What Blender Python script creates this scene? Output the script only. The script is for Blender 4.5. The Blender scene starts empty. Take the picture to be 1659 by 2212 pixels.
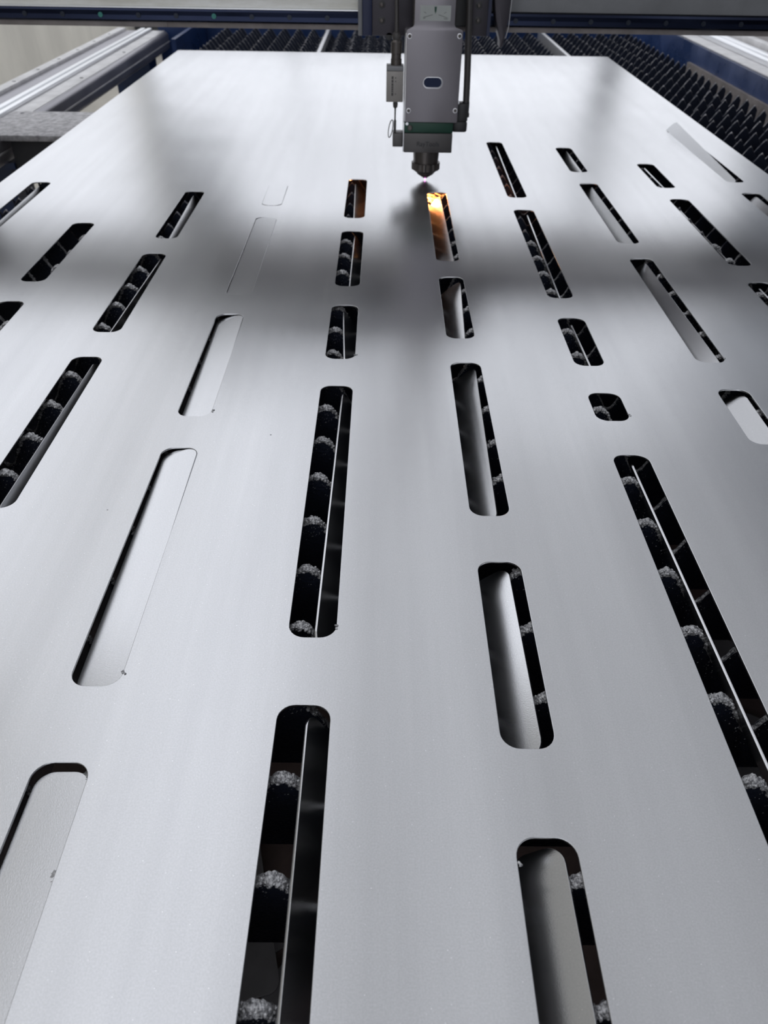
import bpy, bmesh, math, random
from mathutils import Vector, Matrix, noise

random.seed(7)
scene = bpy.context.scene
C = scene.collection

# ------------------------------------------------------------------ camera
CAM_H = 0.431
PITCH, YAW, ROLL = 0.67615, 0.00771, 0.01659
FPX = 1661.0
fw = Vector((math.sin(YAW) * math.cos(PITCH), math.cos(YAW) * math.cos(PITCH), -math.sin(PITCH)))
rt = Vector((math.cos(YAW), -math.sin(YAW), 0))
up = rt.cross(fw)
r2 = math.cos(ROLL) * rt + math.sin(ROLL) * up
u2 = -math.sin(ROLL) * rt + math.cos(ROLL) * up
cd = bpy.data.cameras.new('camera')
cam = bpy.data.objects.new('camera', cd)
C.objects.link(cam)
cd.sensor_fit = 'HORIZONTAL'
cd.sensor_width = 36.0
cd.lens = 36.0 * FPX / 1659.0
cd.clip_start = 0.01
cd.clip_end = 100
cd.dof.use_dof = True
cd.dof.focus_distance = 0.62
cd.dof.aperture_fstop = 17.0
m = Matrix.Identity(4)
for i in range(3):
    m[i][0], m[i][1], m[i][2] = r2[i], u2[i], -fw[i]
m[2][3] = CAM_H
cam.matrix_world = m
scene.cycles.max_bounces = 7
scene.cycles.diffuse_bounces = 3
scene.cycles.glossy_bounces = 4
scene.camera = cam

# ------------------------------------------------------------------ world: even overcast daylight
wd = bpy.data.worlds.new('overcast_sky')
scene.world = wd
wd.use_nodes = True
bg = wd.node_tree.nodes['Background']
bg.inputs[0].default_value = (0.915, 0.940, 1.0, 1)
bg.inputs[1].default_value = 1.40
scene.view_settings.view_transform = 'Standard'
scene.view_settings.look = 'None'
scene.view_settings.exposure = 0.0
scene.view_settings.gamma = 1.0
scene.view_settings.use_curve_mapping = False

# daylight openings of the hall: (axis wall, rectangle). Portals only guide the sampling of that sky.
ROOM = dict(x0=-2.5, x1=4.2, y0=-3.2, y1=9.0, z0=-0.85, z1=4.3)
SKYLIGHTS = [(-2.4, -0.5, -2.6, 8.9), (0.30, 0.80, -2.6, 7.2), (1.65, 2.10, -2.6, 7.2), (3.0, 3.4, -2.6, 7.2), (-0.3, 4.0, 7.5, 8.9)]   # x0,x1,y0,y1; unseen strips placed and sized for the sheet's brightness
FRONT_OPEN = [(-2.48, 2.25, -0.2, 1.72), (2.37, 4.0, -0.2, 1.72), (-1.72, 2.25, 1.82, 4.2), (2.37, 4.1, 1.82, 4.2)]  # x0,x1,z0,z1
LEFT_OPEN = [(2.6, 8.95, 0.60, 3.7)]   # y0,y1,z0,z1
ADDED_BACK_OPEN = [(-2.3, 1.2, 0.2, 3.6)]   # x0,x1,z0,z1; added behind the camera to brighten gantry and head


def portal(loc, rot, sx, sy):
    l = bpy.data.lights.new('daylight_portal', 'AREA')
    l.shape = 'RECTANGLE'
    l.size, l.size_y = sx, sy
    l.cycles.is_portal = True
    o = bpy.data.objects.new('daylight_portal', l)
    C.objects.link(o)
    o.location = loc
    o.rotation_euler = rot


for x0, x1, y0, y1 in SKYLIGHTS:
    portal(((x0 + x1) / 2, (y0 + y1) / 2, ROOM['z1'] + 0.03), (0, 0, 0), x1 - x0, y1 - y0)
portal((0.85, ROOM['y1'] + 0.05, 2.0), (-math.pi / 2, 0, 0), 6.5, 4.4)
for x0, x1, z0, z1 in ADDED_BACK_OPEN:
    portal(((x0 + x1) / 2, ROOM['y0'] - 0.05, (z0 + z1) / 2), (math.pi / 2, 0, 0), x1 - x0, z1 - z0)
for y0, y1, z0, z1 in LEFT_OPEN:
    portal((ROOM['x0'] - 0.05, (y0 + y1) / 2, (z0 + z1) / 2), (0, -math.pi / 2, 0), z1 - z0, y1 - y0)


# ------------------------------------------------------------------ helpers
class MB:
    """collects simple shapes and links them as ONE mesh object"""

    def __init__(s):
        s.v = []
        s.f = []

    def box(s, x0, x1, y0, y1, z0, z1):
        b = len(s.v)
        s.v += [(x0, y0, z0), (x1, y0, z0), (x1, y1, z0), (x0, y1, z0), (x0, y0, z1), (x1, y0, z1), (x1, y1, z1), (x0, y1, z1)]
        s.f += [tuple(b + i for i in q) for q in ((0, 3, 2, 1), (4, 5, 6, 7), (0, 1, 5, 4), (1, 2, 6, 5), (2, 3, 7, 6), (3, 0, 4, 7))]
        return s

    def prism(s, pts, axis, a0, a1):
        """closed polygon pts (2D) extruded along axis: 'X' pts=(y,z); 'Y' pts=(x,z); 'Z' pts=(x,y)"""
        def P(p, a):
            return {'X': (a, p[0], p[1]), 'Y': (p[0], a, p[1]), 'Z': (p[0], p[1], a)}[axis]
        b = len(s.v)
        n = len(pts)
        s.v += [P(p, a0) for p in pts] + [P(p, a1) for p in pts]
        s.f.append(tuple(b + i for i in range(n)))
        s.f.append(tuple(b + n + i for i in reversed(range(n))))
        for i in range(n):
            j = (i + 1) % n
            s.f.append((b + i, b + n + i, b + n + j, b + j))
        return s

    def lathe(s, c, prof, n=24, axis='Z'):
        """prof: list of (radius, height) along axis from the point c"""
        b = len(s.v)
        for r, h in prof:
            for i in range(n):
                a = 2 * math.pi * i / n
                p, q = r * math.cos(a), r * math.sin(a)
                s.v.append({'Z': (c[0] + p, c[1] + q, c[2] + h), 'Y': (c[0] + p, c[1] + h, c[2] + q), 'X': (c[0] + h, c[1] + p, c[2] + q)}[axis])
        for k in range(len(prof) - 1):
            for i in range(n):
                j = (i + 1) % n
                s.f.append((b + k * n + i, b + k * n + j, b + (k + 1) * n + j, b + (k + 1) * n + i))
        s.f.append(tuple(b + i for i in reversed(range(n))))
        s.f.append(tuple(b + (len(prof) - 1) * n + i for i in range(n)))
        return s

    def tube(s, path, r, n=10):
        b = len(s.v)
        path = [Vector(p) for p in path]
        ref = Vector((0.31, 0.87, 0.13)).normalized()
        for i, p in enumerate(path):
            t = (path[min(i + 1, len(path) - 1)] - path[max(i - 1, 0)]).normalized()
            a = t.cross(ref).normalized()
            c = t.cross(a)
            for k in range(n):
                an = 2 * math.pi * k / n
                s.v.append(tuple(p + r * (math.cos(an) * a + math.sin(an) * c)))
        for i in range(len(path) - 1):
            for k in range(n):
                j = (k + 1) % n
                s.f.append((b + i * n + k, b + i * n + j, b + (i + 1) * n + j, b + (i + 1) * n + k))
        s.f.append(tuple(b + k for k in reversed(range(n))))
        s.f.append(tuple(b + (len(path) - 1) * n + k for k in range(n)))
        return s

    def mesh(s, name, mat, smooth=False, bevel=0.0, seg=2, off=(0, 0, 0)):
        me = bpy.data.meshes.new(name)
        me.from_pydata([(a - off[0], b - off[1], c - off[2]) for a, b, c in s.v], [], s.f)
        bm = bmesh.new()
        bm.from_mesh(me)
        bmesh.ops.recalc_face_normals(bm, faces=bm.faces)
        if bevel:
            ed = [e for e in bm.edges if len(e.link_faces) == 2 and e.calc_face_angle(0) > 0.5]
            bmesh.ops.bevel(bm, geom=ed, offset=bevel, segments=seg, affect='EDGES', profile=0.5, clamp_overlap=True)
        for e in bm.edges:
            if len(e.link_faces) == 2:
                e.smooth = e.calc_face_angle(0) < 0.6
        bm.to_mesh(me)
        bm.free()
        if smooth or bevel:
            for p in me.polygons:
                p.use_smooth = True
        me.materials.append(mat)
        return me

    def build(s, name, mat, parent=None, smooth=False, bevel=0.0, seg=2, label=None):
        off = (0, 0, 0)
        if parent is not None:
            w = parent.location
            if parent.parent:
                w = parent.parent.location
            off = tuple(w)
        o = bpy.data.objects.new(name, s.mesh(name, mat, smooth, bevel, seg, off))
        C.objects.link(o)
        if parent is not None:
            o.parent = parent
        if label:
            o['label'] = label
        return o


def link(name, me, parent=None, loc=(0, 0, 0)):
    o = bpy.data.objects.new(name, me)
    C.objects.link(o)
    o.location = loc
    if parent is not None:
        o.parent = parent
    return o


def thing(name, label, cat, loc=(0, 0, 0), group=None):
    o = bpy.data.objects.new(name, None)
    C.objects.link(o)
    o.empty_display_size = 0.05
    o.location = loc
    return tag(o, label, cat, group)


def tag(o, label, cat, group=None):
    o['label'] = label
    o['category'] = cat
    if group:
        o['group'] = group
    return o


def struct(o):
    o['kind'] = 'structure'
    return o


# ------------------------------------------------------------------ materials
def mat(name, col, rough=0.5, metal=0.0, var=0.0, vscale=20, bump=0.0, bscale=200, bdist=0.001, col2=None, emit=None, estr=0, rvar=0.0, stretch=None, spec=None):
    mt = bpy.data.materials.new(name)
    mt.use_nodes = True
    nt = mt.node_tree
    b = nt.nodes['Principled BSDF']
    b.inputs['Base Color'].default_value = (*col, 1)
    b.inputs['Roughness'].default_value = rough
    b.inputs['Metallic'].default_value = metal
    if spec is not None:
        b.inputs['Specular IOR Level'].default_value = spec
    tc = nt.nodes.new('ShaderNodeTexCoord')
    src = tc.outputs['Object']
    if stretch:
        mp = nt.nodes.new('ShaderNodeMapping')
        mp.inputs['Scale'].default_value = stretch
        nt.links.new(src, mp.inputs['Vector'])
        src = mp.outputs['Vector']
    if var or col2 or rvar:
        n = nt.nodes.new('ShaderNodeTexNoise')
        n.inputs['Scale'].default_value = vscale
        n.inputs['Detail'].default_value = 6
        n.inputs['Roughness'].default_value = 0.65
        nt.links.new(src, n.inputs['Vector'])
        if var or col2:
            cr = nt.nodes.new('ShaderNodeValToRGB')
            c2 = col2 or tuple(c * (1 - var) for c in col)
            cr.color_ramp.elements[0].position = 0.35
            cr.color_ramp.elements[1].position = 0.65
            cr.color_ramp.elements[0].color = (*c2, 1)
            cr.color_ramp.elements[1].color = (*col, 1)
            nt.links.new(n.outputs['Fac'], cr.inputs[0])
            nt.links.new(cr.outputs[0], b.inputs['Base Color'])
        if rvar:
            mr = nt.nodes.new('ShaderNodeMapRange')
            mr.inputs[1].default_value = 0.3
            mr.inputs[2].default_value = 0.7
            mr.inputs[3].default_value = rough - rvar
            mr.inputs[4].default_value = rough + rvar
            nt.links.new(n.outputs['Fac'], mr.inputs[0])
            nt.links.new(mr.outputs[0], b.inputs['Roughness'])
    if bump:
        n2 = nt.nodes.new('ShaderNodeTexNoise')
        n2.inputs['Scale'].default_value = bscale
        n2.inputs['Detail'].default_value = 4
        nt.links.new(src, n2.inputs['Vector'])
        bp = nt.nodes.new('ShaderNodeBump')
        bp.inputs['Strength'].default_value = bump
        bp.inputs['Distance'].default_value = bdist
        nt.links.new(n2.outputs['Fac'], bp.inputs['Height'])
        nt.links.new(bp.outputs[0], b.inputs['Normal'])
    if emit:
        b.inputs['Emission Color'].default_value = (*emit, 1)
        b.inputs['Emission Strength'].default_value = estr
    return mt


def sheet_material():
    mt = bpy.data.materials.new('rolled_steel')
    mt.use_nodes = True
    nt = mt.node_tree
    L = nt.links.new
    b = nt.nodes['Principled BSDF']
    b.inputs['Metallic'].default_value = 1.0
    b.inputs['Anisotropic'].default_value = 0.72
    tg = nt.nodes.new('ShaderNodeCombineXYZ')      # rolling marks run along Y, so light scatters across X
    tg.inputs[0].default_value = 1.0
    L(tg.outputs[0], b.inputs['Tangent'])
    tc = nt.nodes.new('ShaderNodeTexCoord')

    def noise_n(scale, detail=3, rough=0.5, stretch=None):
        n = nt.nodes.new('ShaderNodeTexNoise')
        n.inputs['Scale'].default_value = scale
        n.inputs['Detail'].default_value = detail
        n.inputs['Roughness'].default_value = rough
        if stretch:
            mp = nt.nodes.new('ShaderNodeMapping')
            mp.inputs['Scale'].default_value = stretch
            L(tc.outputs['Object'], mp.inputs['Vector'])
            L(mp.outputs['Vector'], n.inputs['Vector'])
        else:
            L(tc.outputs['Object'], n.inputs['Vector'])
        return n

    def ramp(src, p0, p1, c0, c1):
        r = nt.nodes.new('ShaderNodeValToRGB')
        r.color_ramp.elements[0].position = p0
        r.color_ramp.elements[1].position = p1
        r.color_ramp.elements[0].color = c0
        r.color_ramp.elements[1].color = c1
        L(src, r.inputs[0])
        return r.outputs[0]

    def mix(fac, a, c):
        x = nt.nodes.new('ShaderNodeMix')
        x.data_type = 'RGBA'
        L(fac, x.inputs[0])
        L(a, x.inputs[6])
        if isinstance(c, tuple):
            x.inputs[7].default_value = c
        else:
            L(c, x.inputs[7])
        return x.outputs[2]

    # mill streaks along the rolling direction and soft cloudy tone
    streak = ramp(noise_n(9, 5, 0.6, (3.0, 0.12, 1)).outputs['Fac'], 0.3, 0.7, (0.588, 0.592, 0.606, 1), (0.646, 0.650, 0.663, 1))
    grain = ramp(noise_n(900, 2).outputs['Fac'], 0.35, 0.7, (0.92, 0.92, 0.92, 1), (1, 1, 1, 1))
    mul = nt.nodes.new('ShaderNodeMix')
    mul.data_type = 'RGBA'
    mul.blend_type = 'MULTIPLY'
    mul.inputs[0].default_value = 1
    L(streak, mul.inputs[6])
    L(grain, mul.inputs[7])
    colr = mul.outputs[2]
    # small dark pits
    v = nt.nodes.new('ShaderNodeTexVoronoi')
    v.inputs['Scale'].default_value = 14
    L(tc.outputs['Object'], v.inputs['Vector'])
    pit = ramp(v.outputs['Distance'], 0.010, 0.016, (1, 1, 1, 1), (0, 0, 0, 1))
    colr = mix(pit, colr, (0.12, 0.12, 0.13, 1))
    # small pale specks
    v2 = nt.nodes.new('ShaderNodeTexVoronoi')
    v2.inputs['Scale'].default_value = 190
    L(tc.outputs['Object'], v2.inputs['Vector'])
    pale_specks = ramp(v2.outputs['Distance'], 0.032, 0.050, (1, 1, 1, 1), (0, 0, 0, 1))
    colr = mix(pale_specks, colr, (0.95, 0.95, 0.95, 1))
    L(colr, b.inputs['Base Color'])
    rg = nt.nodes.new('ShaderNodeMapRange')
    rg.inputs[1].default_value = 0.3
    rg.inputs[2].default_value = 0.7
    rg.inputs[3].default_value = 0.195
    rg.inputs[4].default_value = 0.235
    L(noise_n(5, 5, 0.6, (1.0, 0.5, 1)).outputs['Fac'], rg.inputs[0])
    L(rg.outputs[0], b.inputs['Roughness'])
    # relief: very shallow waviness of the sheet, then the fine matte grain
    b1 = nt.nodes.new('ShaderNodeBump')
    b1.inputs['Strength'].default_value = 1.0
    b1.inputs['Distance'].default_value = 0.0022
    L(noise_n(2.6, 1).outputs['Fac'], b1.inputs['Height'])
    b2 = nt.nodes.new('ShaderNodeBump')
    b2.inputs['Strength'].default_value = 0.10
    b2.inputs['Distance'].default_value = 0.0004
    L(noise_n(1600, 2).outputs['Fac'], b2.inputs['Height'])
    L(b1.outputs[0], b2.inputs['Normal'])
    L(b2.outputs[0], b.inputs['Normal'])
    return mt


M = {}
M['sheet'] = sheet_material()
M['slat'] = mat('scorched_slat_steel', (0.020, 0.026, 0.048), 0.55, 0.6, bump=0.8, bscale=420, bdist=0.0015)
M['slag'] = mat('slag_crust', (0.72, 0.72, 0.73), 0.32, 0.55, col2=(0.09, 0.09, 0.10), vscale=420, bump=1.0, bscale=700, bdist=0.0015)
M['edge'] = mat('worn_slat_edge', (0.42, 0.41, 0.42), 0.45, 0.5, col2=(0.14, 0.14, 0.16), vscale=120)
M['navy'] = mat('navy_carriage_paint', (0.006, 0.012, 0.050), 0.4)
M['blue'] = mat('blue_paint', (0.012, 0.038, 0.135), 0.34, 0.0, var=0.35, vscale=6, rvar=0.12)
M['rusty'] = mat('rust_grey_plate', (0.30, 0.27, 0.26), 0.6, 0.3, var=0.4, vscale=14)
M['bar'] = mat('bright_bar', (0.75, 0.75, 0.76), 0.35, 0.9)
M['beam'] = mat('machined_grey_steel', (0.40, 0.39, 0.42), 0.42, 0.75, var=0.25, vscale=5, rvar=0.08)
M['beamtop'] = mat('dusty_pale_steel', (0.74, 0.73, 0.73), 0.5, 0.3, var=0.25, vscale=16)
M['rail'] = mat('polished_rail', (0.90, 0.91, 0.93), 0.36, 1.0)
M['dark'] = mat('dark_recess', (0.03, 0.03, 0.035), 0.6)
M['plate'] = mat('dusty_plate', (0.60, 0.59, 0.60), 0.65, 0.2, col2=(0.27, 0.26, 0.27), vscale=60)
M['cream'] = mat('cream_plaster', (0.86, 0.83, 0.75), 0.85, 0.0, var=0.16, vscale=2.2, stretch=(1, 1.2, 0.35))
M['concrete'] = mat('cream_concrete', (0.56, 0.53, 0.47), 0.7, 0.0, var=0.2, vscale=3)
M['ceil'] = mat('pale_roof_sheet', (0.70, 0.70, 0.71), 0.7)
M['wallgrey'] = mat('grey_render', (0.30, 0.32, 0.35), 0.8, var=0.1, vscale=2)
M['pier'] = mat('dark_steel_pier', (0.06, 0.065, 0.07), 0.5)
M['gwhite'] = mat('worn_white_paint', (0.84, 0.84, 0.82), 0.5, 0.0, col2=(0.62, 0.61, 0.55), vscale=7, stretch=(1, 1, 5))
M['ggrey'] = mat('grey_and_shaded_paint', (0.20, 0.205, 0.215), 0.32, 0.0, var=0.2, vscale=9)  # own grey of small parts; on the right front panel it paints shade
M['grail'] = mat('blued_rail', (0.013, 0.018, 0.040), 0.22, 0.85, rvar=0.06, vscale=12)
M['gstrip'] = mat('brown_grey_strip', (0.30, 0.27, 0.26), 0.5, 0.4, var=0.3, vscale=18)
M['gunder'] = mat('dark_shaded_gantry_paint', (0.030, 0.034, 0.048), 0.55)  # shade of the gantry's underside put into the colour
M['green'] = mat('green_plug', (0.03, 0.20, 0.17), 0.4)
M['plug'] = mat('dark_plug', (0.022, 0.028, 0.042), 0.3, 0.5)
M['anod'] = mat('anodised_grey', (0.245, 0.232, 0.252), 0.38, 0.65, bump=0.1, bscale=1500, bdist=0.0003)
M['silver'] = mat('bright_aluminium', (0.78, 0.78, 0.80), 0.3, 0.9)
M['greenband'] = mat('green_band', (0.008, 0.048, 0.030), 0.4, 0.2)
M['box'] = mat('brushed_grey_box', (0.095, 0.090, 0.090), 0.42, 0.6)
M['black'] = mat('black_plastic', (0.018, 0.018, 0.02), 0.4)
M['hose'] = mat('dark_hose', (0.05, 0.046, 0.045), 0.4)
M['carriage'] = mat('dark_carriage_plate', (0.055, 0.050, 0.060), 0.45, 0.5)
M['sticker'] = mat('grey_sticker', (0.36, 0.38, 0.37), 0.45)
M['ink'] = mat('dark_ink', (0.05, 0.06, 0.05), 0.5)
M['sensor'] = mat('warm_grey_sensor', (0.27, 0.255, 0.24), 0.45, 0.3)
M['nozzle'] = mat('dark_nozzle', (0.10, 0.09, 0.085), 0.35, 0.8)
M['copper'] = mat('nozzle_copper', (0.16, 0.13, 0.12), 0.3, 0.9)
M['plasma'] = mat('violet_plasma', (0.9, 0.5, 0.9), 0.5, emit=(1.0, 0.32, 0.95), estr=4.0)
M['molten'] = mat('molten_spark', (1, 0.7, 0.2), 0.5, emit=(1.0, 0.60, 0.10), estr=7.0)
M['spark'] = mat('orange_spark', (1, 0.4, 0.1), 0.5, emit=(1.0, 0.30, 0.07), estr=8.0)
M['tray'] = mat('rusty_tray', (0.17, 0.12, 0.11), 0.75, 0.1, var=0.5, vscale=9)
M['fallen'] = mat('dull_fallen_steel', (0.30, 0.29, 0.30), 0.5, 0.6, var=0.2, vscale=12)

# ------------------------------------------------------------------ the hall
R = ROOM
T = 0.15
struct(MB().box(R['x0'] - 1, R['x1'] + 1, R['y0'] - 1, R['y1'] + 1, R['z0'] - 0.1, R['z0']).build('floor', M['concrete']))


def wall_boxes(a0, a1, z0, z1, opens):
    """rectangles of a wall left over around its openings"""
    xs = sorted({a0, a1} | {o[0] for o in opens} | {o[1] for o in opens})
    zs = sorted({z0, z1} | {o[2] for o in opens} | {o[3] for o in opens})
    for i in range(len(xs) - 1):
        for j in range(len(zs) - 1):
            cx, cz = (xs[i] + xs[i + 1]) / 2, (zs[j] + zs[j + 1]) / 2
            if not any(o[0] < cx < o[1] and o[2] < cz < o[3] for o in opens):
                yield xs[i], xs[i + 1], zs[j], zs[j + 1]


mb = MB()
for a, b, c, d in wall_boxes(R['x0'], R['x1'], R['z0'], R['z1'], FRONT_OPEN):
    mb.box(a, b, R['y1'], R['y1'] + T, c, d)
struct(mb.build('wall_front', M['pier']))
mb = MB()
for a, b, c, d in wall_boxes(R['y0'], R['y1'], R['z0'], R['z1'], LEFT_OPEN):
    mb.box(R['x0'] - T, R['x0'], a, b, c, d)
struct(mb.build('wall_left', M['cream']))
struct(MB().box(R['x1'], R['x1'] + T, R['y0'], R['y1'], R['z0'], R['z1']).build('wall_right', M['wallgrey']))
mb = MB()
for a, b, c, d in wall_boxes(R['x0'], R['x1'], R['z0'], R['z1'], ADDED_BACK_OPEN):
    mb.box(a, b, R['y0'] - T, R['y0'], c, d)
struct(mb.build('wall_back', M['wallgrey']))
mb = MB()
for a, b, c, d in wall_boxes(R['x0'] - T, R['x1'] + T, R['y0'] - T, R['y1'] + T, SKYLIGHTS):
    mb.box(a, b, c, d, R['z1'], R['z1'] + 0.1)
struct(mb.build('ceiling', M['ceil']))
for k, (x0, x1, z0, z1) in enumerate(FRONT_OPEN):
    mb = MB()
    for xx in (x0, x1 - 0.06):
        mb.box(xx, xx + 0.06, R['y1'] + 0.02, R['y1'] + 0.10, z0, z1)
    n = max(1, int((x1 - x0) / 1.3))
    for i in range(1, n):
        xx = x0 + (x1 - x0) * i / n
        mb.box(xx - 0.02, xx + 0.02, R['y1'] + 0.02, R['y1'] + 0.08, z0, z1)
    mb.box(x0, x1, R['y1'] + 0.02, R['y1'] + 0.10, z1 - 0.06, z1)
    struct(mb.build('window_%d' % (k + 1), M['wallgrey']))

# ------------------------------------------------------------------ the steel sheet with its slots
S = CAM_H
SHEET = (-1.672 * S, 1.807 * S, -0.15, 7.185 * S)
TH = 0.0021
COLX = [(-0.15543 + 0.34451 * (c - 4)) * S for c in range(10)]
SW = 0.0827 * S
CR = 0.0122
SLOTS = {  # column -> list of (far y, near y) in units of camera height
    0: [(3.529, 2.86)],
    1: [(3.007, 2.429), (2.274, 1.62)],
    2: [(3.427, 2.846), (2.695, 2.066), (1.914, 1.245)],
    3: [(3.545, 3.248), (3.102, 2.343), (2.201, 1.612), (1.475, 0.79), (0.65, -0.1)],
    4: [(3.64, 3.106), (2.955, 2.426), (2.276, 1.92), (1.771, 0.899), (0.757, -0.1)],
    5: [(3.463, 2.659), (2.516, 2.055), (1.908, 1.238), (1.098, 0.681), (0.541, -0.1)],
    6: [(4.347, 3.401), (3.24, 2.352), (2.204, 1.898), (1.75, 1.615), (1.467, 0.3)],
    7: [(4.253, 3.805), (3.627, 2.86), (2.711, 1.926), (1.778, 1.519)],
    8: [(3.966, 3.573), (3.413, 2.653), (2.504, 1.9)],
    9: [(4.66, 3.675), (3.515, 2.8)],
}


def rrect(x0, x1, y0, y1, r, n=7):
    r = min(r, (x1 - x0) / 2.02, (y1 - y0) / 2.02)
    pts = []
    for cx, cy, a in ((x1 - r, y1 - r, 0), (x0 + r, y1 - r, 90), (x0 + r, y0 + r, 180), (x1 - r, y0 + r, 270)):
        for i in range(n + 1):
            t = math.radians(a + 90 * i / n)
            pts.append((cx + r * math.cos(t), cy + r * math.sin(t)))
    return pts


def plate_from_outlines(name, outer, holes, z1, th, bev, material):
    cu = bpy.data.curves.new(name, 'CURVE')
    cu.dimensions = '2D'
    cu.fill_mode = 'BOTH'
    cu.extrude = th / 2 - bev
    cu.bevel_depth = bev
    cu.bevel_resolution = 1
    cu.offset = -bev
    for pts in [outer] + holes:
        sp = cu.splines.new('POLY')
        sp.points.add(len(pts) - 1)
        for p, q in zip(sp.points, pts):
            p.co = (q[0], q[1], 0, 1)
        sp.use_cyclic_u = True
    tmp = bpy.data.objects.new(name, cu)
    C.objects.link(tmp)
    me = bpy.data.meshes.new_from_object(tmp.evaluated_get(bpy.context.evaluated_depsgraph_get()))
    bpy.data.objects.remove(tmp)
    bpy.data.curves.remove(cu)
    me.transform(Matrix.Translation((0, 0, z1 - th / 2)))
    me.name = name
    me.materials.clear()
    me.materials.append(material)
    return me


holes = []
for c, lst in SLOTS.items():
    for (yf, yn) in lst:
        holes.append(rrect(COLX[c], COLX[c] + SW, yn * S, yf * S, CR))
outer = [(SHEET[0], SHEET[2]), (SHEET[1], SHEET[2]), (SHEET[1], SHEET[3]), (SHEET[0], SHEET[3])]
sheet_me = plate_from_outlines('steel_sheet', outer, holes, 0.0, TH, 0.00035, M['sheet'])
sheet = link('steel_sheet', sheet_me)
tag(sheet, 'large bare steel sheet pierced by rows of rounded slots under the laser head', 'steel sheet')

# piercing burrs on the slot rims
rb = random.Random(3)


def lump(mb, c, r, n=7, sq=0.5):
    b = len(mb.v)
    rings = 5
    for i in range(rings + 1):
        th = math.pi * i / rings
        for k in range(n):
            ph = 2 * math.pi * k / n
            d = Vector((math.sin(th) * math.cos(ph), math.sin(th) * math.sin(ph), math.cos(th) * sq))
            rr = r * (1 + 0.45 * noise.noise(d * 2.3 + Vector(c) * 900))
            mb.v.append((c[0] + d.x * rr, c[1] + d.y * rr, c[2] + d.z * rr))
    for i in range(rings):
        for k in range(n):
            j = (k + 1) % n
            mb.f.append((b + i * n + k, b + i * n + j, b + (i + 1) * n + j, b + (i + 1) * n + k))


for c, s, side in ((3, 3, 1), (4, 3, 1), (6, 3, 1), (3, 2, 1), (9, 0, -1), (4, 2, 1), (5, 4, -2), (7, 2, 1)):
    yf, yn = SLOTS[c][s]
    x = COLX[c] + (SW if side > 0 else 0)
    y = yn * S + 0.011 if side != -1 else yf * S - 0.012
    if side == -2:
        y = yf * S - 0.016
    mb = MB()
    for _ in range(5):
        lump(mb, (x + rb.uniform(-0.001, 0.0022), y + rb.uniform(-0.0022, 0.0022), 0.0003), rb.uniform(0.0005, 0.0011))
    mb.build('pierce_burr', M['slag'], sheet, smooth=True)

# ------------------------------------------------------------------ offcuts still lying in the slots
KERF = 0.00035
WD = SW - 2 * KERF
COLN = [w + ' column from left' for w in ('first', 'second', 'third', 'fourth', 'fifth', 'sixth', 'seventh', 'eighth', 'ninth', 'tenth')]
ROWN = ['farthest', 'second', 'third', 'fourth', 'fifth']


def offcut(c, s, look, rollang, cx, cz, yaw=0.0, pitch=0.0, dy=0.0, trim=0.0):
    yf, yn = SLOTS[c][s]
    ln = (yf - yn) * S - 2 * KERF
    me = plate_from_outlines('slot_offcut', rrect(-WD / 2, WD / 2, -ln / 2, ln / 2, CR - KERF), [], TH / 2, TH, 0.00025, M['sheet'])
    o = link('slot_offcut', me)
    o.matrix_world = (Matrix.Translation((cx, (yf + yn) / 2 * S + dy, cz)) @ Matrix.Rotation(yaw, 4, 'Z') @
                      Matrix.Rotation(pitch, 4, 'X') @ Matrix.Rotation(rollang, 4, 'Y'))
    n = len(SLOTS[c])
    row = 'only' if n == 1 else ROWN[s] if s < n - 1 else 'nearest'
    tag(o, 'steel offcut %s, %s slot of %s' % (look, row, COLN[c]), 'metal offcut', 'offcuts left in the slots of the sheet')
    return o


def lean(c, s, look, xl, xu_far, xu_near, zu=-0.005, pitch=0.0, dy=-0.001, zadd=0.0):
    """offcut that has tipped on edge into the valley xl between two teeth; its upper edge runs xu_far -> xu_near"""
    xu = (xu_far + xu_near) / 2
    dx = xu - xl
    dx = max(-0.034, min(0.034, dx))
    dz = math.sqrt(max(WD * WD - dx * dx, 1e-6))
    yf, yn = SLOTS[c][s]
    yaw = -math.atan2(xu_far - xu_near, (yf - yn) * S)
    ang = -math.atan2(dz, dx) if dx > 0 else math.asin(dz / WD)
    return offcut(c, s, look, ang, xu - dx / 2, zu - dz / 2 + zadd, yaw, pitch, dy)


rad = math.radians
# fourth column: still almost flush
offcut(3, 0, 'lying flush', 0, COLX[3] + SW / 2, -TH / 2 + 0.0006, 0.004)
offcut(3, 1, 'sunk a hair along its left edge', rad(-2.2), COLX[3] + SW / 2 + 0.0002, -TH / 2 - 0.0006, 0, rad(0.15))
offcut(3, 2, 'pale and sunk along its left side', rad(-11), COLX[3] + SW / 2 + 0.0012, -TH / 2 - 0.0035, 0.006, rad(0.3), -0.001)
offcut(3, 3, 'pale and tilted to the left', rad(-10.5), COLX[3] + SW / 2 + 0.0012, -TH / 2 - 0.0033, 0.004, rad(0.55), -0.001)
offcut(3, 4, 'dropped at its far end', rad(-1.8), COLX[3] + SW / 2 + 0.001, -TH / 2 - 0.0044, 0, rad(-0.3), -0.0030)
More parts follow.
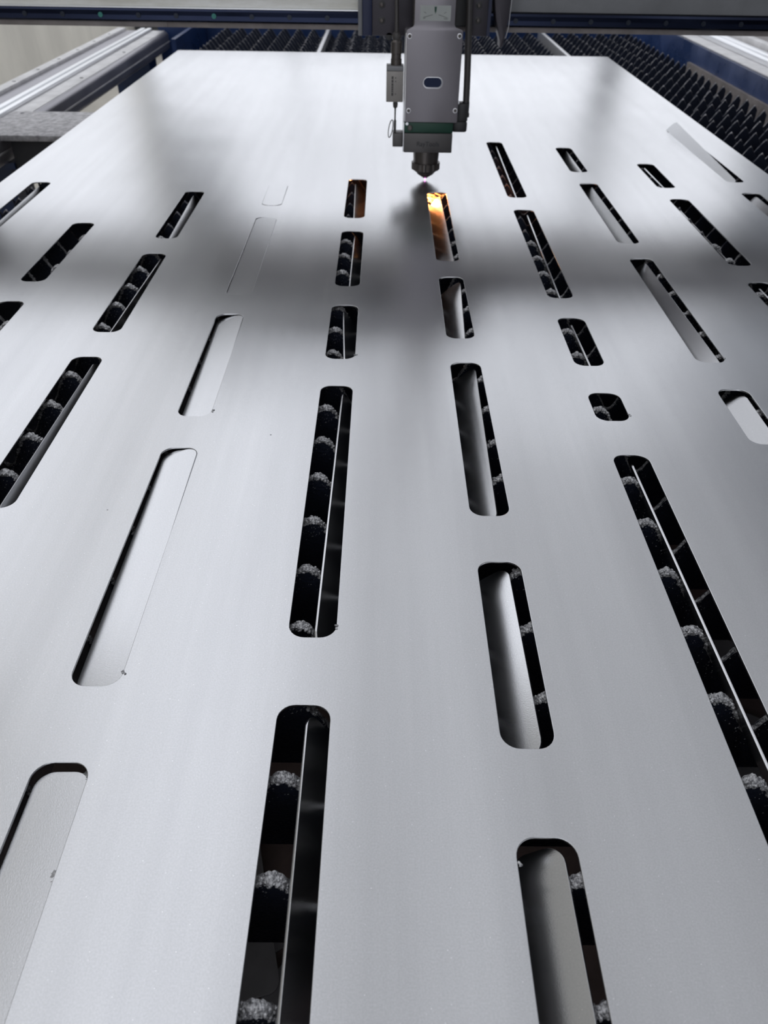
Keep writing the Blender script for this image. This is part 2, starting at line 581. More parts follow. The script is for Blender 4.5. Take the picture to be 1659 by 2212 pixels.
# standing on edge between the teeth
lean(4, 0, 'on edge and lit orange', -0.0300, -0.0545, -0.0500)
lean(4, 1, 'on edge with a faint orange sheen', -0.0300, -0.0462, -0.0462)
lean(4, 2, 'on edge and skewed', -0.0300, -0.0520, -0.0440)
lean(4, 3, 'on edge with a dark face', -0.0300, -0.0430, -0.0474)
lean(4, 4, 'on edge with a bright upper rim', -0.0300, -0.0475, -0.0472)
lean(5, 0, 'leaning and lit yellow by the cut', 0.0860, 0.1065, 0.1100)
lean(5, 1, 'leaning with a half shaded face', 0.0825, 0.1140, 0.1055)
lean(5, 2, 'leaning with a grey lit face', 0.0830, 0.1120, 0.1065)
lean(5, 3, 'leaning with a pale rounded end', 0.0808, 0.1080, 0.1095)
lean(5, 4, 'leaning with a broad pale face', 0.0820, 0.1105, 0.1120)
lean(6, 0, 'standing upright as a thin strip', 0.2620, 0.2520, 0.2475)
lean(6, 1, 'standing upright and dark', 0.2640, 0.2540, 0.2480)
lean(6, 2, 'standing upright with a bright rim', 0.2650, 0.2480, 0.2500)
lean(6, 4, 'standing upright as a thin bright line', 0.2650, 0.2490, 0.2545)
lean(7, 0, 'leaning and half shaded', 0.3870, 0.4040, 0.4060)
lean(7, 1, 'leaning with a light grey face', 0.3815, 0.4040, 0.4080)
lean(7, 2, 'leaning with a long light grey face', 0.3825, 0.4050, 0.4100)
lean(7, 3, 'leaning and almost white', 0.3790, 0.4120, 0.4110)
lean(8, 0, 'standing upright in shade', 0.5620, 0.5420, 0.5440)
lean(8, 1, 'standing upright and dark', 0.5660, 0.5400, 0.5420, zu=-0.010)
lean(8, 2, 'standing upright with a thin light rim', 0.5660, 0.5440, 0.5460)
lean(9, 0, 'popped up at its far end', 0.6725, 0.6950, 0.6970, zu=0.0095, pitch=rad(2.7), dy=0.004)
lean(9, 1, 'leaning with a white lit face', 0.6740, 0.7060, 0.7040)
lean(0, 0, 'leaning with a pale strip of face', -0.6300, -0.6480, -0.6440)
lean(1, 1, 'standing upright at the right rim', -0.4950, -0.4810, -0.4800)
lean(2, 0, 'leaning with a grey face', -0.3260, -0.3500, -0.3440)
lean(2, 1, 'leaning and dark at the right rim', -0.3300, -0.3370, -0.3440)
lean(2, 2, 'leaning with a bright grey strip', -0.3210, -0.3400, -0.3440)

# ------------------------------------------------------------------ serrated slats carrying the sheet
PITCH_T, PITCH_S, Y0S = 0.06, 0.0648, 0.1461
SLX0, SLX1 = -0.705, 1.03
TIPZ, VALZ, BOTZ = -0.0046, -0.0415, -0.088


def top_profile(seed, step_fine, sharp=False):
    """the toothed upper edge as (x, z, closeness-to-tip) from left to right"""
    rg = random.Random(seed)
    pts = []
    n0 = math.ceil(SLX0 / PITCH_T) - 1
    n1 = math.floor(SLX1 / PITCH_T) + 1
    for n in range(n0, n1 + 1):
        wear = rg.uniform(0, 0.0025)
        ox = rg.uniform(-0.0012, 0.0012)
        for t in step_fine:
            x = n * PITCH_T + t * PITCH_T
            a = abs(t) * 2        # 0 tip .. 1 valley
            if sharp:
                if a < 0.08:
                    z = TIPZ - wear - 0.0012 * (a / 0.08) ** 2
                elif a < 0.84:
                    z = TIPZ - wear - 0.0012 + (VALZ + 0.0035 - TIPZ) * (a - 0.08) / 0.76
                else:
                    z = VALZ + 0.0023 - wear - 0.0023 * math.sin((a - 0.84) / 0.16 * math.pi / 2)
            elif a < 0.3:
                z = TIPZ - wear - 0.0045 * (a / 0.3) ** 2
            elif a < 0.84:
                z = TIPZ - wear - 0.0045 + (VALZ + 0.0068 - TIPZ) * (a - 0.3) / 0.54
            else:
                z = VALZ + 0.0023 - wear - 0.0023 * math.sin((a - 0.84) / 0.16 * math.pi / 2)
            xx = x + ox * (1 - a)
            if SLX0 <= xx <= SLX1:
                pts.append((xx, z, 1 - a))
    return pts


def slat_meshes(seed, hi):
    base = [-0.5, -0.46, -0.42, -0.3, -0.15, -0.10, -0.05, 0, 0.05, 0.10, 0.15, 0.3, 0.42, 0.46]
    prof = top_profile(seed, base, not hi)
    poly = [(x, z) for x, z, _ in prof] + [(prof[-1][0], BOTZ), (prof[0][0], BOTZ)]
    body = MB()
    n = len(prof)
    t = 0.0016
    for y in (-t, t):
        for x, z, _ in prof:
            body.v.append((x, y, z))
        for x, z, _ in prof:
            body.v.append((x, y, BOTZ))
    for i in range(n - 1):
        body.f.append((i, i + 1, n + i + 1, n + i))
        body.f.append((2 * n + i + 1, 2 * n + i, 3 * n + i, 3 * n + i + 1))
        body.f.append((i + 1, i, 2 * n + i, 2 * n + i + 1))
        body.f.append((n + i, n + i + 1, 3 * n + i + 1, 3 * n + i))
    body.f.append((0, n, 3 * n, 2 * n))
    body.f.append((2 * n - 1, n - 1, 3 * n - 1, 4 * n - 1))
    bme = body.mesh('slat_blade', M['slat'])
    # crust of spatter along the edge, thick at the tips
    k = 44 if hi else 14
    sides = 9 if hi else 6
    fine = [-0.5 + i / k for i in range(k)]
    cp = top_profile(seed, fine, not hi)
    cr = MB()
    for i, (x, z, a) in enumerate(cp):
        tip = max(0.0, (a - 0.55) / 0.45)
        fl = max(0.0, a)
        for s in range(sides):
            an = 2 * math.pi * s / sides
            ry = 0.0021 + 0.0004 * fl + 0.0017 * tip if hi else 0.0017 + 0.0010 * tip ** 3
            rz = 0.0016 + 0.0004 * fl + 0.0012 * tip if hi else 0.0011 + 0.0008 * tip ** 3
            q = Vector((x * 260, math.cos(an) * 1.1 + seed * 7, math.sin(an) * 1.1))
            w = 1 + 0.55 * noise.noise(q) + 0.35 * noise.noise(q * 2.7)
            yy = math.cos(an) * ry * w
            zz = z - 0.0009 + math.sin(an) * rz * w
            xx = x + 0.0009 * noise.noise(q * 1.7 + Vector((9, 3, 1)))
            cr.v.append((xx, yy, min(zz, -TH - 0.0002)))
    for i in range(len(cp) - 1):
        for s in range(sides):
            j = (s + 1) % sides
            cr.f.append((i * sides + s, i * sides + j, (i + 1) * sides + j, (i + 1) * sides + s))
    # knobbly beads of spatter heaped on the tips
    rl = random.Random(seed + 20)
    for i, (x, z, a) in enumerate(cp):
        if not hi or a < 0.45:
            continue
        for _ in range(5):
            r = rl.uniform(0.0006, 0.0017)
            lump(cr, (x + rl.uniform(-0.0008, 0.0008), rl.uniform(-0.0042, 0.0026), min(z + rl.uniform(-0.0028, 0.0012) * (0.4 + 0.6 * a), -TH - 0.0014)), r, 6, 0.85)
    # granules spattered down the face that the camera sees
    rg = random.Random(seed + 50)
    for _ in range(2600 if hi else 0):
        i = rg.randrange(len(cp))
        x, z, a = cp[i]
        d = rg.random() ** 2.2 * 0.022
        sz = rg.uniform(0.00025, 0.0008)
        b = len(cr.v)
        px, pz = x + rg.uniform(-0.001, 0.001), z - d
        if pz < BOTZ + 0.003:
            continue
        cr.v += [(px - sz, -t, pz - sz), (px + sz, -t, pz - sz * 0.6), (px, -t, pz + sz), (px, -t - sz * 0.9, pz)]
        cr.f += [(b, b + 1, b + 3), (b + 1, b + 2, b + 3), (b + 2, b, b + 3)]
    cme = cr.mesh('slag_crust', M['slag'] if hi else M['edge'], smooth=True)
    return bme, cme


HI = [slat_meshes(s, True) for s in (1, 2, 3)]
LO = [slat_meshes(s, False) for s in (4, 5, 6)]
ORD = 'first second third fourth fifth sixth seventh eighth ninth tenth eleventh twelfth thirteenth fourteenth fifteenth sixteenth seventeenth eighteenth nineteenth'.split()
TENS = {20: 'twent', 30: 'thirt', 40: 'fort'}


def ordinal(n):
    if n < 20:
        return ORD[n - 1]
    t = n // 10 * 10
    return TENS[t] + 'ieth' if n == t else TENS[t] + 'y-' + ORD[n - t - 1]


for k in range(0, 57):
    y = Y0S + PITCH_S * k
    bme, cme = (HI if k < 18 else LO)[k % 3]
    if y < 3.09:
        nsheet = k + 1
        lab = 'black serrated slat crusted with slag beneath the sheet, %s from the camera' % ordinal(k + 1)
        grp = 'serrated slats beneath the sheet'
    else:
        lab = 'grey serrated slat beyond the sheet, %s past its far edge' % ordinal(k + 1 - nsheet)
        grp = 'serrated slats beyond the sheet'
    t = thing('support_slat', lab, 'slat', (0, y, 0), grp)
    link('blade', bme, t)
    link('slag_crust', cme, t)

# long bars that tie the slats together
for xb, lab in ((-0.233, 'bright flat tie bar across the slats left of the laser head'), (0.649, 'bright flat tie bar across the slats right of the laser head')):
    o = MB().box(xb - 0.0065, xb + 0.0065, 0.0, 3.78, -0.050, -0.0026).build('tie_bar', M['bar'], bevel=0.001)
    tag(o, lab, 'tie bar')

# ------------------------------------------------------------------ bed of the machine
bed = thing('machine_bed', 'blue steel machine bed around the slats with rusty inner plate', 'machine bed', (0, 0, R['z0']))
MB().box(1.048, 1.26, -0.3, 3.95, -0.5, 0.0532).build('side_beam', M['blue'], bed, bevel=0.003)
MB().box(-1.0, 1.26, 3.97, 4.05, -0.5, 0.10).build('end_wall', M['blue'], bed)
MB().box(-0.80, -0.785, 2.85, 3.97, -0.30, -0.055).build('corner_panel', M['blue'], bed)
MB().box(-0.80, -0.785, 3.35, 3.97, -0.055, 0.0).build('corner_panel', M['blue'], bed)
MB().box(1.036, 1.046, -0.3, 3.02, -0.11, -0.001).build('inner_plate', M['rusty'], bed, label='rusty grey inner plate')
MB().box(-0.70, 1.04, -0.25, -0.23, -0.5, -0.095).build('end_panel', M['blue'], bed)
MB().box(-0.72, -0.69, -0.25, 3.86, -0.13, -0.0895).build('slat_ledge', M['dark'], bed)
MB().box(1.01, 1.036, -0.25, 3.86, -0.13, -0.0895).build('slat_ledge', M['dark'], bed)
for yy in (0.0, 1.9, 3.8):
    MB().box(-0.72, -0.66, yy, yy + 0.06, R['z0'], -0.13).build('bed_leg', M['blue'], bed)
    MB().box(1.10, 1.22, yy, yy + 0.1, R['z0'], -0.5).build('bed_leg', M['blue'], bed)
tray = MB().box(-0.66, 1.03, -0.2, 3.85, -0.44, -0.43)
tray.box(-0.66, -0.65, -0.2, 3.85, -0.44, -0.36)
tray = tag(tray.build('chip_tray', M['tray']), 'rust brown scrap tray in the dark beneath the slats', 'tray')

# offcuts that have fallen through
fr = random.Random(11)
spots = [(-0.20, 0.30, 0.30, -55, 0), (-0.10, 0.26, 0.25, -52, 1), (-0.02, 0.37, 0.24, -40, 2), (-0.16, 0.45, 0.33, 15, 3), (0.30, 0.62, 0.3, 25, 4),
         (0.45, 0.52, 0.26, -30, 5), (0.55, 0.72, 0.3, 60, 6), (0.10, 0.60, 0.32, 80, 7), (0.62, 0.45, 0.2, 10, 8), (-0.05, 0.16, 0.2, -70, 9), (0.28, 0.30, 0.28, -20, 10)]
FL = ['under the nearest slot of the fifth column', 'with rounded end lying over another scrap piece', 'lying right of the crossed pair', 'far behind the crossed pair',
      'under the long slot at right', 'slanting below the long slot at right', 'lying deepest below the long slot at right', 'lying crosswise in the middle of the tray',
      'short and rightmost on the tray', 'nearest to the camera on the tray', 'below the slot column under the nozzle']
for x, y, ln, a, k in spots:
    me = plate_from_outlines('fallen_offcut', rrect(-WD * 0.75, WD * 0.75, -ln / 2, ln / 2, CR), [], TH / 2, TH, 0.0002, M['fallen'])
    o = link('fallen_offcut', me)
    o.matrix_world = Matrix.Translation((x, y, -0.4284 + 0.0032 * (k % 4))) @ Matrix.Rotation(rad(a), 4, 'Z')
    tag(o, 'dull fallen offcut on the scrap tray, ' + FL[k], 'metal offcut', 'fallen offcuts on the tray')

# ------------------------------------------------------------------ right rail
rr = thing('right_rail', 'bright guide rail and rack on top of the blue side beam', 'rail', (1.15, 0, 0.053))
rr.name = 'guide_rail'
MB().box(1.052, 1.258, -0.3, 3.95, 0.0533, 0.0575).build('rail_pad', M['beamtop'], rr, bevel=0.001)
MB().box(1.104, 1.130, -0.3, 3.95, 0.0576, 0.074).build('rail_head', M['rail'], rr, bevel=0.003)
MB().box(1.131, 1.136, -0.3, 3.95, 0.0576, 0.060).build('rail_groove', M['dark'], rr)
MB().box(1.150, 1.176, -0.3, 3.95, 0.0576, 0.070).build('rail_head', M['rail'], rr, bevel=0.003)
MB().box(1.195, 1.222, -0.3, 3.95, 0.0576, 0.082).build('toothed_rack', M['beamtop'], rr, bevel=0.002)
outer_b = tag(MB().box(1.262, 1.75, -0.3, 3.95, -0.2, 0.045).build('side_cabinet', M['rusty'], bevel=0.004), 'brown grey machine casing outside the right guide rail', 'casing')
MB().box(1.30, 1.70, 0.2, 3.6, R['z0'], -0.2).build('plinth', M['dark'], outer_b)

# ------------------------------------------------------------------ left rail beam
lb = thing('rail_beam', 'long grey steel rail beam beside the cream wall at left', 'rail beam', (-1.06, 0, R['z0']))
MB().box(-1.17, -0.95, 0.2, 3.95, -0.115, -0.047).build('beam_body', M['beam'], lb, bevel=0.014, seg=4)
MB().box(-0.951, -0.9485, 0.2, 3.95, -0.0865, -0.0825).build('side_ridge', M['beamtop'], lb)
MB().box(-1.020, -0.966, 0.2, 3.95, -0.0475, -0.0455).build('top_flange', M['beamtop'], lb, bevel=0.0008)
MB().box(-1.069, -1.050, 0.2, 3.95, -0.0475, -0.036).build('rail_head', M['rail'], lb, bevel=0.003)
MB().box(-1.050, -1.042, 0.2, 3.95, -0.0475, -0.043).build('rail_groove', M['greenband'], lb)
MB().box(-1.042, -1.022, 0.2, 3.95, -0.0475, -0.036).build('rail_head', M['rail'], lb, bevel=0.003)
MB().box(-1.135, -1.070, 0.2, 3.95, -0.0475, -0.0462).build('dark_strip', M['beam'], lb)
rk = MB().box(-1.170, -1.136, 0.2, 3.95, -0.0475, -0.036).build('drilled_strip', M['beamtop'], lb, bevel=0.001)
for i in range(16):
    yy = 0.6 + 0.21 * i
    MB().lathe((-1.152, yy, -0.0361), [(0.006, 0), (0.006, 0.0006)], 12).build('bolt_hole', M['dark'], rk)
for i in range(6):
    yy = 0.75 + 0.52 * i
    MB().lathe((-0.985, yy, -0.0456), [(0.006, 0), (0.006, 0.0008), (0.004, 0.0016)], 10).build('bolt_head', M['dark'], lb)
for yy in (0.4, 2.16, 3.7):
    MB().box(-1.14, -0.99, yy, yy + 0.12, R['z0'], -0.115).build('beam_leg', M['blue'], lb)

br = thing('side_bracket', 'dusty pitted steel bracket plate between the rail beam and the sheet', 'bracket', (-0.92, 2.2, -0.06))
MB().box(-1.12, -0.755, 2.065, 2.335, -0.0585, -0.0448).build('bracket_plate', M['plate'], br, bevel=0.002)
MB().box(-0.945, -0.80, 2.10, 2.11, -0.132, -0.0585).build('web', M['dark'], br)
MB().box(-1.12, -0.945, 2.09, 2.10, -0.132, -0.116).build('web', M['blue'], br)
MB().box(-0.80, -0.735, 2.10, 2.32, -0.12, -0.0585).build('bed_clamp', M['dark'], br)

# ------------------------------------------------------------------ gantry
gy = 1.66
g = thing('gantry_beam', 'wide gantry beam with dark guide rail crossing above the sheet', 'gantry', (0.1, gy + 0.12, 0.237))
GX0, GX1 = -1.17, 1.30
MB().box(GX0, -0.4, gy + 0.004, gy + 0.30, 0.2455, 0.298).build('beam_body', M['gwhite'], g, bevel=0.002)  # left part pale: its lit underside is put into the colour
MB().box(-0.4, GX1, gy + 0.004, gy + 0.30, 0.2455, 0.298).build('beam_body', M['gunder'], g, bevel=0.002)  # right part dark: the shade below it is put into the colour
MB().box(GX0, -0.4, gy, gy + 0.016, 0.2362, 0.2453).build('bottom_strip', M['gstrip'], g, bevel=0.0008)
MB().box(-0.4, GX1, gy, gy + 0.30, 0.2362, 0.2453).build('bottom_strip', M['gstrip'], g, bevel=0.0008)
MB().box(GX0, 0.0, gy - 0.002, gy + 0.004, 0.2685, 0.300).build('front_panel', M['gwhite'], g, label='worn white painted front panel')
MB().box(0.0, GX1, gy - 0.002, gy + 0.004, 0.2685, 0.300).build('front_panel', M['ggrey'], g, label='front panel with its shade painted grey')  # same face further right, its shade put into the grey
MB().prism([(gy + 0.004, 0.2458), (gy - 0.012, 0.2458), (gy - 0.016, 0.249), (gy - 0.014, 0.256), (gy - 0.016, 0.263), (gy - 0.012, 0.2665), (gy + 0.004, 0.2665)], 'X', GX0, GX1).build('guide_rail', M['grail'], g)
MB().box(GX0, 0.0, gy - 0.0125, gy - 0.0015, 0.2667, 0.2683).build('rail_highlight', M['rail'], g, label='bright highlight strip on the upper rail edge')  # pale strip; the highlight along the rail top is put into its colour
for i in range(30):
    xx = -0.5147 - 0.0683 * 6 + 0.0683 * i
    if -0.05 < xx < 0.23:
        continue
    gcol = abs(xx + 0.5147) < 0.01 or abs(xx + 0.3098) < 0.01
    MB().lathe((xx, gy - 0.0148, 0.256), [(0.0042, 0), (0.0042, -0.0008)], 12, 'Y').build('rail_plug', M['green'] if gcol else M['plug'], g, label='green rail plug' if gcol else None)
for x0, x1, zb in ((-1.18, -0.98, -0.035), (1.07, 1.27, 0.083)):
    MB().box(x0, x1, gy + 0.0, gy + 0.30, zb, 0.236).build('end_carriage', M['gunder'], g, bevel=0.004)

cc = thing('unseen_cable_carrier', 'unseen black cable carrier added on top of the gantry left of the head', 'cable carrier', (-0.15, gy + 0.15, 0.30))  # out of view; added for a dark reflection left of the head
for i in range(13):
    xx = -0.38 + 0.031 * i
    MB().box(xx, xx + 0.029, gy + 0.03, gy + 0.20, 0.3005, 0.345).build('chain_link', M['black'], cc, bevel=0.002)
    MB().box(xx, xx + 0.029, gy + 0.03, gy + 0.20, 0.349, 0.395).build('chain_link', M['black'], cc, bevel=0.002)

# ------------------------------------------------------------------ carriage that runs along the gantry
cg = thing('head_carriage', 'dark blue and black carriage holding the laser head on the gantry', 'carriage', (0.08, 1.63, 0.236))
MB().box(-0.0480, -0.0405, 1.612, 1.655, 0.2335, 0.345).build('wiper', M['ggrey'], cg, bevel=0.001)
MB().box(-0.0403, -0.0232, 1.608, 1.655, 0.2340, 0.345).build('slide_block', M['navy'], cg, bevel=0.001)
pl = MB().box(-0.0230, 0.0560, 1.606, 1.652, 0.2345, 0.345).build('mounting_plate', M['carriage'], cg, bevel=0.0015)
pr = MB().box(0.1480, 0.1810, 1.606, 1.652, 0.2360, 0.345).build('mounting_plate', M['carriage'], cg, bevel=0.0015)
MB().box(0.0565, 0.1475, 1.618, 1.652, 0.2500, 0.345).build('middle_plate', M['black'], cg)
MB().box(0.1812, 0.1870, 1.610, 1.655, 0.2360, 0.345).build('slide_block', M['navy'], cg)
for x, z, p in ((-0.0061, 0.2813, pl), (-0.0058, 0.2578, pl), (0.1639, 0.2822, pr), (0.1643, 0.2600, pr)):
    MB().lathe((x, 1.6062, z), [(0.0062, 0), (0.0062, -0.0008), (0.0045, -0.0010)], 16, 'Y').build('counterbore', M['black'], p)
    MB().lathe((x, 1.6050, z), [(0.0034, 0), (0.0034, -0.0016), (0.002, -0.0022)], 12, 'Y').build('bolt', M['nozzle'], p)
MB().lathe((0.0075, 1.606, 0.2335), [(0.006, 0), (0.006, 0.03)], 14, 'Y').build('cable_clip', M['black'], cg)
# curved guard that hangs beside the carriage
gp = []
N = 10
for i in range(N + 1):
    t = i / N
    gp.append((0.1872 + 0.0015 * t + 0.017 * t ** 3, 0.345 - 0.108 * t - 0.008 * t ** 3))
gp.append((0.2058, 0.2190))
gp.append((0.2105, 0.2205))
for i in range(N + 1):
    t = 1 - i / N
    gp.append((0.2200 - 0.002 * t - 0.004 * t ** 4, 0.345 - 0.105 * t))
MB().prism(gp, 'Y', 1.598, 1.640).build('side_guard', M['carriage'], cg, bevel=0.002)
MB().tube([(0.2205, 1.600, 0.345), (0.2195, 1.600, 0.29), (0.2185, 1.600, 0.25), (0.2150, 1.600, 0.235)], 0.0008, 8).build('guard_rim', M['silver'], cg, smooth=True)

# ------------------------------------------------------------------ laser cutting head
HX, HY = 0.081, 1.572
hd = thing('laser_head', 'grey laser cutting head with green band and dark nozzle above the sheet', 'laser head', (HX, HY, 0.0))
FY = 1.535
# housing behind the cover plate
MB().box(0.0355, 0.1290, FY + 0.004, FY + 0.080, 0.1085, 0.2480).build('housing', M['silver'], hd, bevel=0.002)
MB().box(0.0480, 0.1200, FY + 0.006, FY + 0.075, 0.2482, 0.345).build('upper_housing', M['nozzle'], hd, bevel=0.002)


def fillet(cx, cz, r, a0, a1, n=6):
    return [(cx + r * math.cos(rad(a0 + (a1 - a0) * i / n)), cz + r * math.sin(rad(a0 + (a1 - a0) * i / n))) for i in range(n + 1)]


o_l, o_r, u_l, u_r = 0.0375, 0.1330, 0.0496, 0.1183
pts = [(u_l, 0.345), (u_l, 0.2640)] + fillet(u_l - 0.0062, 0.2620, 0.0062, 0, -80) + fillet(o_l + 0.003, 0.2500, 0.0035, 110, 180) + \
      [(0.0384, 0.1105), (0.0395, 0.1092), (0.1315, 0.1092), (0.1328, 0.1105)] + fillet(o_r - 0.003, 0.2500, 0.0035, 0, 70) + \
      fillet(u_r + 0.0062, 0.2620, 0.0062, -100, -180) + [(u_r, 0.2640), (u_r, 0.345)]
cover = MB().prism(pts, 'Y', FY, FY + 0.0045).build('cover_plate', M['anod'], hd, bevel=0.0009)
for x, z in ((0.0423, 0.2434), (0.1277, 0.2445), (0.0441, 0.1282), (0.1280, 0.1293)):
    MB().lathe((x, FY - 0.0001, z), [(0.0040, 0.0002), (0.0040, -0.0002), (0.0033, -0.0003)], 20, 'Y').build('screw_recess', M['silver'], cover)
    MB().lathe((x, FY - 0.0005, z), [(0.0029, 0.0003), (0.0029, -0.0006), (0.0016, -0.0009)], 16, 'Y').build('screw', M['nozzle'], cover)


def stadium(cx, cz, hw, hh, n=10):
    p = []
    for i in range(n + 1):
        a = rad(-90 + 180 * i / n)
        p.append((cx + hw - hh + hh * math.cos(a), cz + hh * math.sin(a)))
    for i in range(n + 1):
        a = rad(90 + 180 * i / n)
        p.append((cx - hw + hh + hh * math.cos(a), cz + hh * math.sin(a)))
    return p


MB().prism(stadium(0.0860, 0.1730, 0.0178, 0.0092), 'Y', FY - 0.0006, FY + 0.0002).build('window_rim', M['silver'], cover, bevel=0.0003)
MB().prism(stadium(0.0850, 0.1738, 0.0158, 0.0076), 'Y', FY - 0.0010, FY + 0.0002).build('window_glass', M['grail'], cover)
MB().box(0.0586, 0.1105, FY - 0.0004, FY + 0.0001, 0.2660, 0.2880).build('sticker', M['sticker'], cover)
ms = MB()
ms.prism([(0.0826, 0.2862), (0.0864, 0.2862), (0.0860, 0.2800), (0.0845, 0.2760), (0.0830, 0.2800)], 'Y', FY - 0.0006, FY - 0.0004)
ms.build('arrow_mark', M['greenband'], cover)
ms = MB()
for x0, z0, x1, z1 in ((0.064, 0.2705, 0.0800, 0.2745), (0.0900, 0.2745, 0.1055, 0.2700), (0.065, 0.2785, 0.069, 0.2765), (0.099, 0.2765, 0.103, 0.2785), (0.064, 0.2690, 0.068, 0.2698), (0.099, 0.2690, 0.106, 0.2686)):
    ms.prism([(x0, z0), (x1, z1), (x1, z1 + 0.0006), (x0, z0 + 0.0006)], 'Y', FY - 0.0006, FY - 0.0004)
ms.build('line_mark', M['ink'], cover)
# green band and lower nozzle box
band = MB().box(0.0368, 0.1264, FY + 0.003, FY + 0.076, 0.0908, 0.1083).build('green_band', M['greenband'], hd, bevel=0.001)
MB().lathe((0.0475, FY + 0.003, 0.0995), [(0.0045, 0), (0.0045, -0.003), (0.003, -0.004)], 14, 'Y').build('band_screw', M['nozzle'], band)
MB().lathe((0.0420, FY + 0.003, 0.1062), [(0.0026, 0), (0.0026, -0.002)], 12, 'Y').build('band_screw', M['silver'], band)
MB().box(0.0355, 0.0372, FY + 0.002, FY + 0.076, 0.0580, 0.1083).build('edge_strip', M['silver'], hd, bevel=0.0004)
lbx = MB().box(0.0373, 0.1262, FY + 0.0, FY + 0.074, 0.0578, 0.0906).build('nozzle_box', M['box'], hd, bevel=0.0012)


def text_mesh(name, s, size, material, mw, parent, th=0.0002, bold=True):
    cu = bpy.data.curves.new(name, 'FONT')
    cu.body = s
    cu.size = size
    cu.align_x = 'CENTER'
    cu.align_y = 'CENTER'
    cu.extrude = th
    if bold:
        cu.offset = size * 0.012
    tmp = bpy.data.objects.new(name, cu)
    C.objects.link(tmp)
    me = bpy.data.meshes.new_from_object(tmp.evaluated_get(bpy.context.evaluated_depsgraph_get()))
    bpy.data.objects.remove(tmp)
    me.transform(mw)
    me.materials.clear()
    me.materials.append(material)
    w = parent.parent.location if parent.parent else parent.location
    me.transform(Matrix.Translation(-w))
    return link(name, me, parent)


text_mesh('lettering', 'RayTools', 0.0112, M['black'], Matrix.Translation((0.0815, FY - 0.0004, 0.0725)) @ Matrix.Rotation(math.pi / 2, 4, 'X'), lbx)
# nozzle
nz = MB().lathe((HX, HY, 0), [(0.0245, 0.0580), (0.0245, 0.0470), (0.0236, 0.0350), (0.0236, 0.0315)], 36).build('nozzle_neck', M['nozzle'], hd, smooth=True)
pc = []
for i in range(64):
    a = 2 * math.pi * i / 64
    r = 0.0262 + (0.0010 if (i // 2) % 2 else -0.0004)
    pc.append((HX + r * math.cos(a), HY + r * math.sin(a)))
col = MB().prism(pc, 'Z', 0.0205, 0.0330).build('knurled_collar', M['nozzle'], hd)
MB().lathe((HX, HY, 0), [(0.0248, 0.0206), (0.0180, 0.0145), (0.0168, 0.0140)], 36).build('collar_taper', M['box'], col, smooth=True)
MB().lathe((HX, HY, 0), [(0.0172, 0.0142), (0.0160, 0.0118), (0.0030, 0.0032), (0.0018, 0.0030)], 32).build('nozzle_tip', M['copper'], hd, smooth=True)
MB().lathe((HX + 0.003, HY + 0.005, 0), [(0.036, 0.345), (0.036, 0.40), (0.030, 0.41), (0.030, 0.56), (0.022, 0.57), (0.022, 0.66)], 24).build('collimator', M['nozzle'], hd, smooth=True)
MB().tube([(HX + 0.003, HY + 0.005, 0.65), (HX + 0.003, HY + 0.02, 0.80), (HX - 0.02, HY + 0.10, 0.95), (HX - 0.08, HY + 0.22, 0.98), (HX - 0.12, HY + 0.26, 0.60), (HX - 0.12, HY + 0.24, 0.3965)], 0.007, 12).build('fibre_cable', M['black'], hd, smooth=True)
# sensor box, connector and cable on its left
sn = MB().box(0.0034, 0.0340, 1.556, 1.588, 0.1376, 0.1870).build('sensor_box', M['sensor'], hd, bevel=0.001)
MB().box(0.0034, 0.0340, 1.556, 1.588, 0.1872, 0.1945).build('sensor_cap', M['ggrey'], sn, bevel=0.001)
ts = MB()
for z0, z1 in ((0.1745, 0.1790), (0.1690, 0.1735), (0.1640, 0.1680), (0.1605, 0.1632), (0.1570, 0.1598), (0.1540, 0.1562), (0.1480, 0.1530)):
    ts.box(0.0128, 0.0160, 1.5556, 1.5561, z0, z1)
for z0, z1 in ((0.1755, 0.1775), (0.1700, 0.1720), (0.1500, 0.1515)):
    ts.box(0.0192, 0.0210, 1.5556, 1.5561, z0, z1)
ts.build('blurred_print', M['hose'], sn)
MB().lathe((0.0205, 1.572, 0), [(0.0098, 0.1945), (0.0098, 0.2040), (0.0088, 0.2045), (0.0088, 0.2120), (0.0098, 0.2125), (0.0098, 0.2300), (0.0070, 0.2335)], 24).build('connector', M['nozzle'], hd, smooth=True)
MB().lathe((0.0205, 1.572, 0), [(0.0070, 0.2330), (0.0085, 0.2380), (0.0070, 0.2430), (0.0040, 0.2450)], 20).build('cable_gland', M['hose'], hd, smooth=True)
MB().tube([(0.0205, 1.572, 0.243), (0.0200, 1.575, 0.27), (0.0194, 1.580, 0.30), (0.0190, 1.585, 0.345)], 0.0036, 12).build('sensor_cable', M['hose'], hd, smooth=True)
MB().lathe((0.0205, 1.572, 0), [(0.0030, 0.1376), (0.0046, 0.1330), (0.0040, 0.1270), (0.0016, 0.1240), (0.0014, 0.1060), (0.0024, 0.1040), (0.0024, 0.0850)], 14).build('coupling_rod', M['hose'], hd, smooth=True)
ring = [(0.0125 + 0.0068 * math.cos(a) * 0.55 + 0.0065 * math.sin(a) * 0.35, 1.560 + 0.003 * math.cos(a), 0.0925 + 0.0150 * math.sin(a)) for a in [2 * math.pi * i / 24 for i in range(25)]]
MB().tube(ring, 0.0009, 8).build('wire_ring', M['hose'], hd, smooth=True)
MB().box(0.0165, 0.0354, 1.560, 1.590, 0.0613, 0.0845).build('side_connector', M['box'], hd, bevel=0.001)
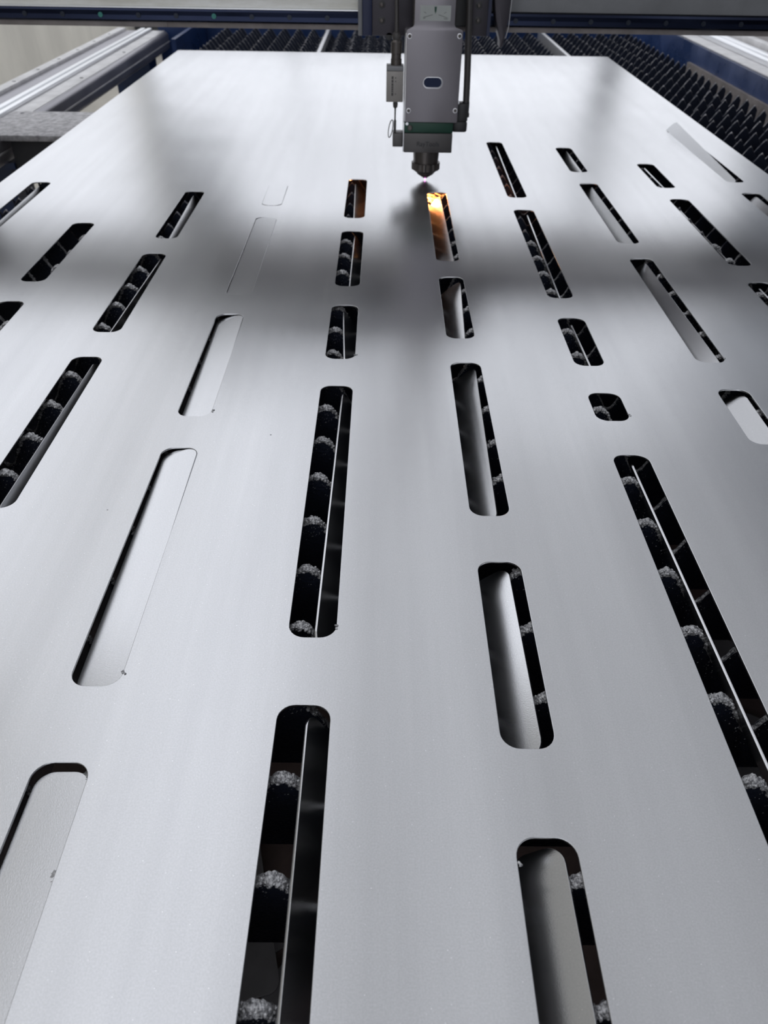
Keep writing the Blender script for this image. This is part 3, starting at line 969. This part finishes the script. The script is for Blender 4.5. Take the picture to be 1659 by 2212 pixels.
# hose and elbow on its right
MB().tube([(0.1505, 1.572, 0.130), (0.1490, 1.572, 0.18), (0.1460, 1.574, 0.25), (0.1420, 1.576, 0.345)], 0.0060, 16).build('gas_hose', M['hose'], hd, smooth=True)
el = MB().box(0.1335, 0.1540, 1.560, 1.585, 0.1060, 0.1360).build('elbow_fitting', M['black'], hd, bevel=0.002)
MB().box(0.1265, 0.1545, 1.562, 1.583, 0.0870, 0.1062).build('elbow_foot', M['black'], el, bevel=0.004)
MB().lathe((0.1500, 1.572, 0), [(0.0078, 0.1120), (0.0078, 0.1180), (0.0068, 0.1190), (0.0068, 0.1360), (0.0060, 0.1380)], 20).build('elbow_collar', M['black'], el, smooth=True)
MB().lathe((0.1345, 1.556, 0.1385), [(0.0030, 0.006), (0.0030, 0.0), (0.0018, -0.001)], 14, 'Y').build('set_screw', M['silver'], hd, smooth=True)

# ------------------------------------------------------------------ the cut itself
pm = MB().lathe((HX, HY, 0), [(0.0004, 0.0030), (0.0013, 0.0022), (0.0014, 0.0012), (0.0006, 0.0001)], 16).build('plasma_spot', M['plasma'], smooth=True)
tag(pm, 'tiny violet glow where the nozzle tip meets the sheet', 'glow')
sp = MB()
rs = random.Random(5)
sp.lathe((0.0815, HY - 0.004, 0), [(0.0012, -0.0032), (0.0030, -0.0100), (0.0042, -0.0300), (0.0050, -0.0500), (0.0020, -0.0700)], 14)
sk = MB()
for _ in range(70):
    an = rs.uniform(0, 2 * math.pi)
    ln = rs.uniform(0.05, 0.20)
    x0, y0, z0 = 0.0815, HY - 0.004, -0.012 - 0.03 * rs.random()
    st = 0.2 * rs.random()
    p = [(x0 + math.cos(an) * ln * t, y0 + math.sin(an) * ln * t, z0 - 0.05 * t * t - 0.02 * t) for t in (st, (st + 1) / 2, 1)]
    sk.tube(p, rs.uniform(0.0003, 0.0007), 4)
spo = tag(sp.build('spark_jet', M['molten'], smooth=True), 'yellow jet of molten sparks below the sheet under the nozzle', 'sparks')
sko = sk.build('spark_spray', M['spark'], spo)
sko['kind'] = 'stuff'
lt = bpy.data.lights.new('spark_light', 'POINT')
lt.energy = 0.55
lt.color = (1.0, 0.40, 0.14)
lt.shadow_soft_size = 0.006
lo = bpy.data.objects.new('spark_light', lt)
C.objects.link(lo)
lo.location = (0.078, HY - 0.016, -0.020)
